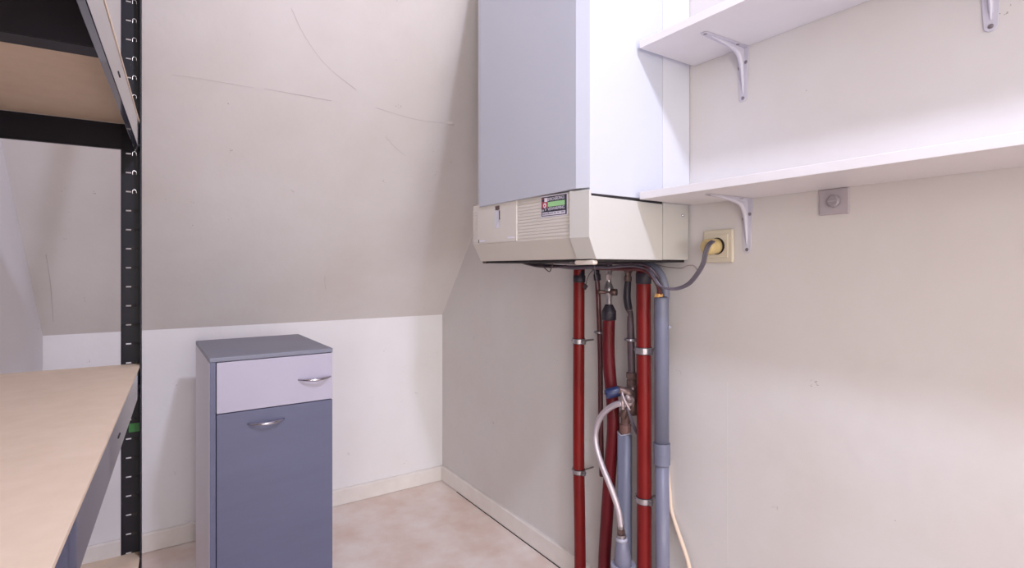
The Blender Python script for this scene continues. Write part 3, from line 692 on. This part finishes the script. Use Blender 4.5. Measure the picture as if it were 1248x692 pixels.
wv = MB().tube([(-0.2400, -1.0916, 1.0294), (-0.2400, -1.1186, 1.0153), (-0.2400, -1.1430, 1.0038), (-0.2400, -1.1522, 1.0152), (-0.2400, -1.1631, 1.0332)], 0.0015, n=8, sub=3).build('wire_loop', 'brass', smooth=True)
tag(wv, 'thin brass wire hanging in a V under the control panel', 'wire')
w2 = thing('wire_tag', 'small dark square tag hanging on a wire beside left red pipe', 'tag', (-0.10, -1.09, 0.97))
MB().tube([(-0.1000, -1.1790, 1.0153), (-0.1000, -1.1548, 0.9987), (-0.1000, -1.1424, 0.9818), (-0.1000, -1.1388, 0.9673)], 0.0010, n=8, sub=3).build('wire', 'cabledk', w2, smooth=True)
c_ = Vector((-0.1000, -1.1353, 0.9600))
MB().prism([(c_.y + 0.011, c_.z - 0.002), (c_.y + 0.001, c_.z + 0.009), (c_.y - 0.011, c_.z + 0.001), (c_.y - 0.001, c_.z - 0.010)], 'x', -0.103, -0.099).build('tag', 'browntape', w2, bevel=0.0006)
w3 = MB().tube([(-0.2000, -1.2791, 1.0321), (-0.2000, -1.2837, 1.0064), (-0.1900, -1.2792, 0.9806), (-0.1800, -1.2731, 0.9566)], 0.0013, n=8, sub=3).build('pull_wire', 'cable', smooth=True)
tag(w3, 'straight grey wire dropping from boiler corner to the valve lever', 'wire')
w4 = MB().tube([(-0.0200, -1.3234, 1.0263), (-0.0200, -1.3488, 1.0195), (-0.0200, -1.3816, 1.0150), (-0.0200, -1.4158, 1.0139), (-0.0150, -1.4297, 1.0202), (-0.0100, -1.4459, 1.0191), (-0.0100, -1.4583, 1.0045)], 0.0014, n=8, sub=4).build('thin_wire', 'tapwhite', smooth=True)
tag(w4, 'thin pale wire along the wall under the boiler back frame', 'wire')

# flexible hose and drain funnel
fh = thing('flexible_hose', 'curved braided steel hose from the tap down to the grey funnel', 'hose', (-0.11, -1.25, 0.42))
MB().tube([(-0.1180, -1.2999, 0.6539), (-0.1250, -1.2826, 0.6480), (-0.1300, -1.2535, 0.6269), (-0.1300, -1.2245, 0.5933), (-0.1300, -1.2097, 0.5487), (-0.1300, -1.2163, 0.5094), (-0.1280, -1.2354, 0.4693), (-0.1220, -1.2579, 0.4258), (-0.1150, -1.2726, 0.3870), (-0.1100, -1.2814, 0.3536), (-0.1070, -1.2845, 0.3186)], 0.0084, n=16, sub=6).build('hose', 'hose', fh, smooth=True)
MB().turned((-0.1070, -1.2848, 0.3254), (-0.1060, -1.2851, 0.3097), [(0, 0.0070), (0.2, 0.0085), (0.8, 0.0085), (1, 0.0070)], 14).build('ferrule', 'steel', fh, smooth=True)
MB().turned((-0.1060, -1.2851, 0.3108), (-0.1050, -1.2853, 0.2963), [(0, 0.0088), (0.1, 0.0098), (0.9, 0.0098), (1, 0.0088)], 6).build('hex_nut', 'brass', fh)
MB().turned((-0.1050, -1.2853, 0.2963), (-0.1050, -1.2859, 0.2810), [(0, 0.0120), (0.4, 0.0120), (0.45, 0.0128), (1, 0.0128)], 16).build('hose_end', 'steel', fh, smooth=False)
fn = thing('drain_funnel', 'small grey plastic funnel with pale collar at the hose end', 'funnel', (-0.10, -1.26, 0.4))
MB().turned((-0.1040, -1.2852, 0.2860), (-0.1000, -1.2868, 0.2047), [(0, 0.0130), (0.03, 0.0150), (0.35, 0.0190), (0.7, 0.0230), (1, 0.0240)], 24).build('cone', 'grey2', fn, smooth=True)
MB().turned((-0.1040, -1.2852, 0.2882), (-0.1040, -1.2855, 0.2795), [(0, 0.0135), (0.2, 0.0158), (1, 0.0160)], 24).build('cone_rim', 'greylip', fn, smooth=True)
cc = MB(); F = Vector((-0.1000, -1.2868, 0.2091))
cc.turned((F.x, F.y, F.z - 0.012), (F.x, F.y, F.z + 0.006), [(0, 0.0262), (0.0, 0.0325), (1, 0.0335), (1, 0.0300)], 24)
cc.build('collar', 'greylip', fn, smooth=False)
MB().turned((F.x, F.y, F.z - 0.010), (F.x, F.y, 0.0), [(0, 0.0245), (0.02, 0.0200), (1, 0.0200)], 22).build('outlet', 'grey2', fn, smooth=True)

# cream cable along the wall
cr = MB().tube([(-0.0060, -1.3537, 0.4981), (-0.0060, -1.3647, 0.4136), (-0.0070, -1.3696, 0.3761), (-0.0120, -1.3831, 0.3521), (-0.0160, -1.4022, 0.3221), (-0.0180, -1.4219, 0.2885), (-0.0180, -1.4371, 0.2491), (-0.0180, -1.4520, 0.1566), (-0.018, -1.475, 0.0)], 0.0056, n=12, sub=5).build('loose_cable', 'cream', smooth=True)
tag(cr, 'cream cable emerging from behind the grey pipe, hanging down bare wall', 'cable')
